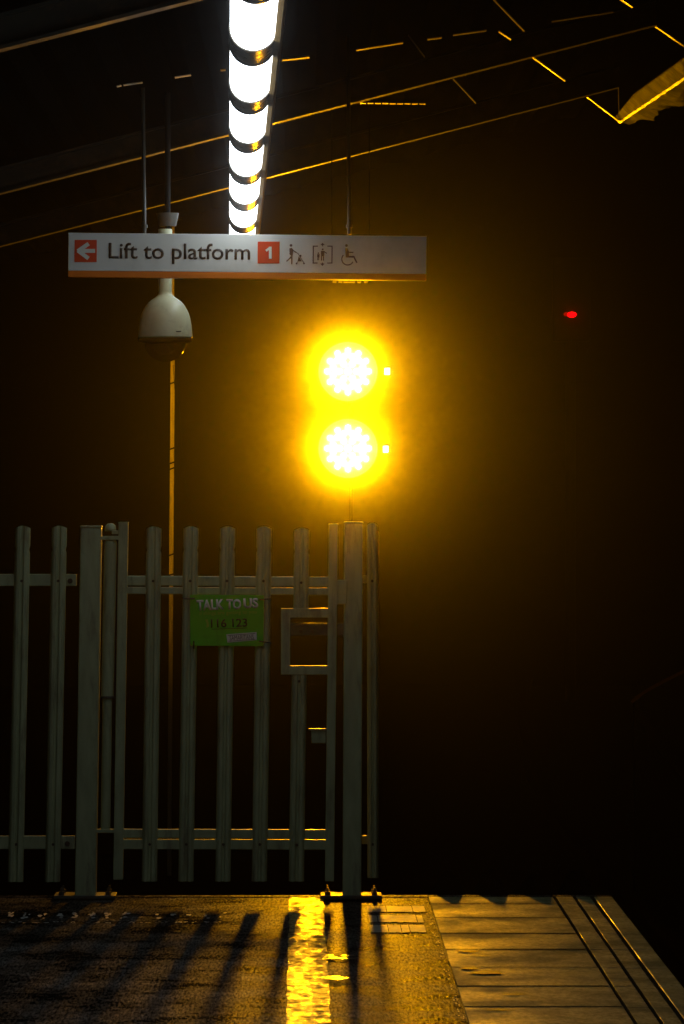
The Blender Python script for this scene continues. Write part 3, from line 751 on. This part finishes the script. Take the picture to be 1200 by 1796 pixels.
# ---------------------------------------------------------------- conduit pole behind the gate, amber lit
pY = 30.0
pc = thing('conduit_pole', 'slim pale conduit pole behind the gate glowing amber below the camera dome', 'pole', (P(302, 1578, pY).x, pY, -.95))
a = P(297, 1700, pY); b = P(303, 632, pY); c = P(305, 160, pY)
MB().tube((a.x, pY, -.95), b, .0150, 12).tube(b, c, .009, 10).build('shaft', M['plastic'], pc)
for y in (672, 787, 812, 822, 973, 1008):
    q = P(303 - (y-632)/1068*6, y, pY)
    MB().tube(q + Vector((-.02, -.012, -.006)), q + Vector((.02, -.012, .008)), .006, 6).build('binding', M['tie'], pc)
MB().box(P(304, 384, pY), (.12, .02, .008)).build('bracket', M['beam'], pc)
lw = thing('loose_wire', 'thin loose wire hanging in the dark above the green board', 'wire', P(318, 690, 20.8))
pts = [(304, 640), (307, 690), (315, 715), (319, 790), (325, 850), (332, 880), (345, 915), (352, 990)]
mb = MB()
for (xa, ya), (xb, yb) in zip(pts[:-1], pts[1:]): mb.tube(P(xa, ya, 20.8), P(xb, yb, 20.8), .0012, 6)
mb.build('strand', M['beam'], lw)

# bent translucent cable on stakes, added to stand in for a curved glint
tY = 27.0
tcb = thing('glint_cable', 'faint bent cable on stakes, added in place of a curved glint beyond the platform edge', 'cable', (P(1112, 1230, tY).x, tY, -.95))
M['hose'] = matt('hose', (0.10, 0.07, 0.03)); 
mh = M['hose']; nn_ = mh.node_tree.nodes; trn = nn_.new('ShaderNodeBsdfTranslucent'); trn.inputs[0].default_value = (.14, .10, .05, 1); mh.node_tree.links.new(trn.outputs[0], nn_['Material Output'].inputs[0])
pts = [(1108, 1232), (1115, 1225), (1126, 1217), (1142, 1207), (1160, 1197), (1180, 1187), (1202, 1176), (1240, 1160)]
mb = MB()
for i, ((xa, ya), (xb, yb)) in enumerate(zip(pts[:-1], pts[1:])): mb.tube(P(xa, ya, tY), P(xb, yb, tY), .010 if i != 1 else .014, 8, r1=.010)
mb.build('hose', M['hose'], tcb)
for x, y in ((1112, 1230), (1238, 1161)):
    q = P(x, y, tY); MB().tube((q.x, tY + .02, -.95), (q.x, tY + .02, q.z), .008, 6).build('stake', M['rail'], tcb)

# ---------------------------------------------------------------- the double yellow signal
SY = 34.0
s = SY / FPX
sgx = P(610, 1500, SY).x
sig = thing('railway_signal', 'tall railway signal showing two bright yellow lamps one above the other', 'railway signal', (sgx, SY, -.95))
MB().tube((sgx + .03, SY + .33, -.95), (sgx + .03, SY + .33, 2.6), .018, 16).build('post', M['black'], sig)
for ly in (651.5, 786.5):
    c = P(610.5, ly, SY)
    hb = MB().tube((c.x, SY + .052, c.z), (c.x, SY + .26, c.z), 55*s, 40).build('lamp_housing', M['black'], sig)
    MB().box((c.x + .03, SY + .24, c.z), (.12, .1, .12)).build('bracket', M['black'], hb)
M['lens'] = emit('lit_lens', (1.0, 0.80, 0.10), 1.3)
M['led'] = emit('lit_leds', (1.0, 0.95, 0.80), 4.0)
for lx, ly in ((610.5, 651.5), (610.5, 786.5)):
    c = P(lx, ly, SY)
    rad = 52 * s
    mb = MB().tube((c.x, SY + .0, c.z), (c.x, SY + .05, c.z), rad, 48)
    ln_ = mb.build('lens', M['lens'], sig)
    hd = MB(); n_ = 24
    # open hood over the top half of the lens
    v_ = []
    for yy in (SY - .0, SY - .16):
        for q in (1.10, 1.14):
            for k in range(n_ + 1):
                t = R(-5 + 190 * k / n_); v_.append((c.x + rad*q*math.cos(t), yy, c.z + rad*q*math.sin(t)))
    m1 = n_ + 1; f_ = []
    for k in range(n_):
        f_ += [(k, k+1, 2*m1+k+1, 2*m1+k), (m1+k, 3*m1+k, 3*m1+k+1, m1+k+1), (2*m1+k, 2*m1+k+1, 3*m1+k+1, 3*m1+k)]
    led = MB()
    def dot(dx, dy, r_=5.0*s):
        led.tube((c.x + dx*s, SY - .012, c.z - dy*s), (c.x + dx*s, SY - .001, c.z - dy*s), r_, 12)
    for k in range(12): dot(36.5*math.sin(R(30*k)), 36.5*math.cos(R(30*k)))
    for k in range(12): dot(27*math.sin(R(30*k+15)), 27*math.cos(R(30*k+15)), 5.2*s)
    for k in range(6): dot(15*math.sin(R(60*k+30)), 15*math.cos(R(60*k+30)), 5.5*s)
    dot(0, 0, 6*s); dot(-19, 0); dot(19, 0)
    led.build('led_array', M['led'], ln_)
    sp_d = bpy.data.lights.new('signal_lamp', 'AREA'); sp_d.shape = 'DISK'; sp_d.size = .42
    sp_d.energy = LAMP_W; sp_d.color = LAMP_COL; sp_d.spread = R(56)
    so = bpy.data.objects.new('signal_lamp', sp_d); C.objects.link(so)
    so.location = (c.x, SY - .005, c.z); so.rotation_euler = (R(-90), 0, 0)   # faces the platform along -Y
for x, y, col in ((679, 651.5, 0), (676.5, 788, 0)):
    c = P(x, y, SY)
    sl_ = MB().box((c.x, SY - .02, c.z), (9.5*s, .05, 12*s)).build('side_light', M['led'], sig, .004)
    MB().box((c.x - .11, SY + .09, c.z), (.24, .02, .02)).build('arm', M['black'], sl_)

# ---------------------------------------------------------------- ridged mat beyond the platform end
am = thing('anti_trespass_mat', 'low dark ridged anti trespass mat beyond the end of the slabs', 'mat', (.9, 18.5, -.05))
MB().box((.91, 18.5, -.08), (.75, .5, .06)).build('base', M['rubber'], am)
rr = random.Random(11)
for j in range(2):
    for x in (.63, .817, 1.004, 1.191):
        yc = 18.30 + .2*j; h = rr.uniform(.088, .104) * (1 if j == 0 else .8); q = .092; dx = rr.uniform(-.012, .012)
        MB().prism([(x-q, -.04), (x-.35*q+dx, h*.72), (x+dx-.008, h), (x+dx+.01, h*.97), (x+.4*q+dx, h*.6), (x+q, -.04)], yc, yc+.006).build('spike', M['rubber'], am)
MB().box((.91, 18.5, -.53), (.7, .45, .84)).build('plinth', M['rubber'], am)

# ---------------------------------------------------------------- far red signal and the far track
rY = 56.0; s = rY / FPX
c = P(1003, 552, rY)
rd = thing('red_signal', 'tiny distant red signal light high above the tracks', 'railway signal', (c.x, rY, -.95))
MB().tube((c.x, rY + .25, -.95), (c.x, rY + .25, c.z + .6), .07, 12).build('mast', M['black'], rd)
MB().box((c.x, rY + .12, c.z + .2), (.5, .2, 1.1)).build('head', M['black'], rd, .03)
M['redlamp'] = emit('lit_red_lamp', (1, .0, .003), 5, (.1, 0, 0)); M['redlamp2'] = emit('dim_red_lamp', (1, .0, .0), .6, (.1, 0, 0))
def ell(c, rx, rz, y0, y1):
    return MB().prism([(c.x + rx*math.cos(2*math.pi*k/24), c.z + rz*math.sin(2*math.pi*k/24)) for k in range(24)], y0, y1)
ell(c, 8*s, 4.9*s, rY - .05, rY + .02).build('lamp', M['redlamp'], rd)
c2 = P(993, 551, rY); ell(c2, 4*s, 3.6*s, rY - .03, rY + .02).build('side_lamp', M['redlamp2'], rd)

def track(label, x0, head, curve):
    tk = thing('railway_track', label, 'railway track', (x0, 40, -.95), 'rusty tracks in the dark beside the platform')
    for off in (0, 1.435):
        mb = MB(); mt_ = MB(); pr = None
        for k in range(0, 55):
            Y = 5 + 1.0 * k
            X = x0 + off + (0 if Y < 30 else ((Y - 30) / 30) ** 2 * curve)
            if pr:
                (xa, ya) = pr
                for (a0, a1, z0, z1, t) in ((-.035, .035, -.8, -.765, mt_), (-.01, .01, -.9, -.8, mb), (-.07, .07, -.92, -.9, mb)):
                    t.hexa([(xa+a0, ya, z0), (xa+a1, ya, z0), (X+a1, Y, z0), (X+a0, Y, z0)], [(xa+a0, ya, z1), (xa+a1, ya, z1), (X+a1, Y, z1), (X+a0, Y, z1)])
            pr = (X, Y)
        ro = mb.build('rail', M['rail'], tk); mt_.build('rail_head', M[head], ro)
track('dark rusty railway track right beside the platform edge', 2.05, 'rail', 1.2)
track('far railway track curving away, a faint glint on its rail head', 5.0, 'railtop', 1.6)

# steep dark bank added behind everything to cut the haze rays short
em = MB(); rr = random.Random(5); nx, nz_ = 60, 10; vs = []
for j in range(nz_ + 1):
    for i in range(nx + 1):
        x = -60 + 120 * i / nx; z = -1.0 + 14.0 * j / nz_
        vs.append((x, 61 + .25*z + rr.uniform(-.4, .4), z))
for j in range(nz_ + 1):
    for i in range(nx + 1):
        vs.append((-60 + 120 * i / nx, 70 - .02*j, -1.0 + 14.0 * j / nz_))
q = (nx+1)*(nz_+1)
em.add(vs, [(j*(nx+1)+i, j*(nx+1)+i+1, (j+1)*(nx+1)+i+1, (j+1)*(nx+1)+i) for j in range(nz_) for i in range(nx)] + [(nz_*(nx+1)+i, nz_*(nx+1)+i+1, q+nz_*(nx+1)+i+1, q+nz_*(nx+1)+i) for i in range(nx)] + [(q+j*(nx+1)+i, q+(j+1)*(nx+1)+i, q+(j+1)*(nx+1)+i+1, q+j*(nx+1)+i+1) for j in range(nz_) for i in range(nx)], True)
tag(em.build('haze_backstop', M['ballast']), kind='structure')

# ---------------------------------------------------------------- damp night air
hz = MB(); hz.box((0, 35, 8), (150, 110, 26)); hz.v = [Vector((v.x, v.y, -1.95 if v.z < 0 else 14.0)) for v in hz.v]
m = bpy.data.materials.new('haze'); m.use_nodes = True; n = m.node_tree.nodes; l = m.node_tree.links
n.remove(n['Principled BSDF']); pv = n.new('ShaderNodeVolumePrincipled')
pv.inputs['Color'].default_value = (.115, .115, .115, 1); m.cycles.volume_sampling = 'DISTANCE'; pv.inputs['Density'].default_value = HAZE_D; pv.inputs['Anisotropy'].default_value = HAZE_G
l.new(pv.outputs[0], n['Material Output'].inputs['Volume'])
tag(hz.build('haze', m), kind='stuff')
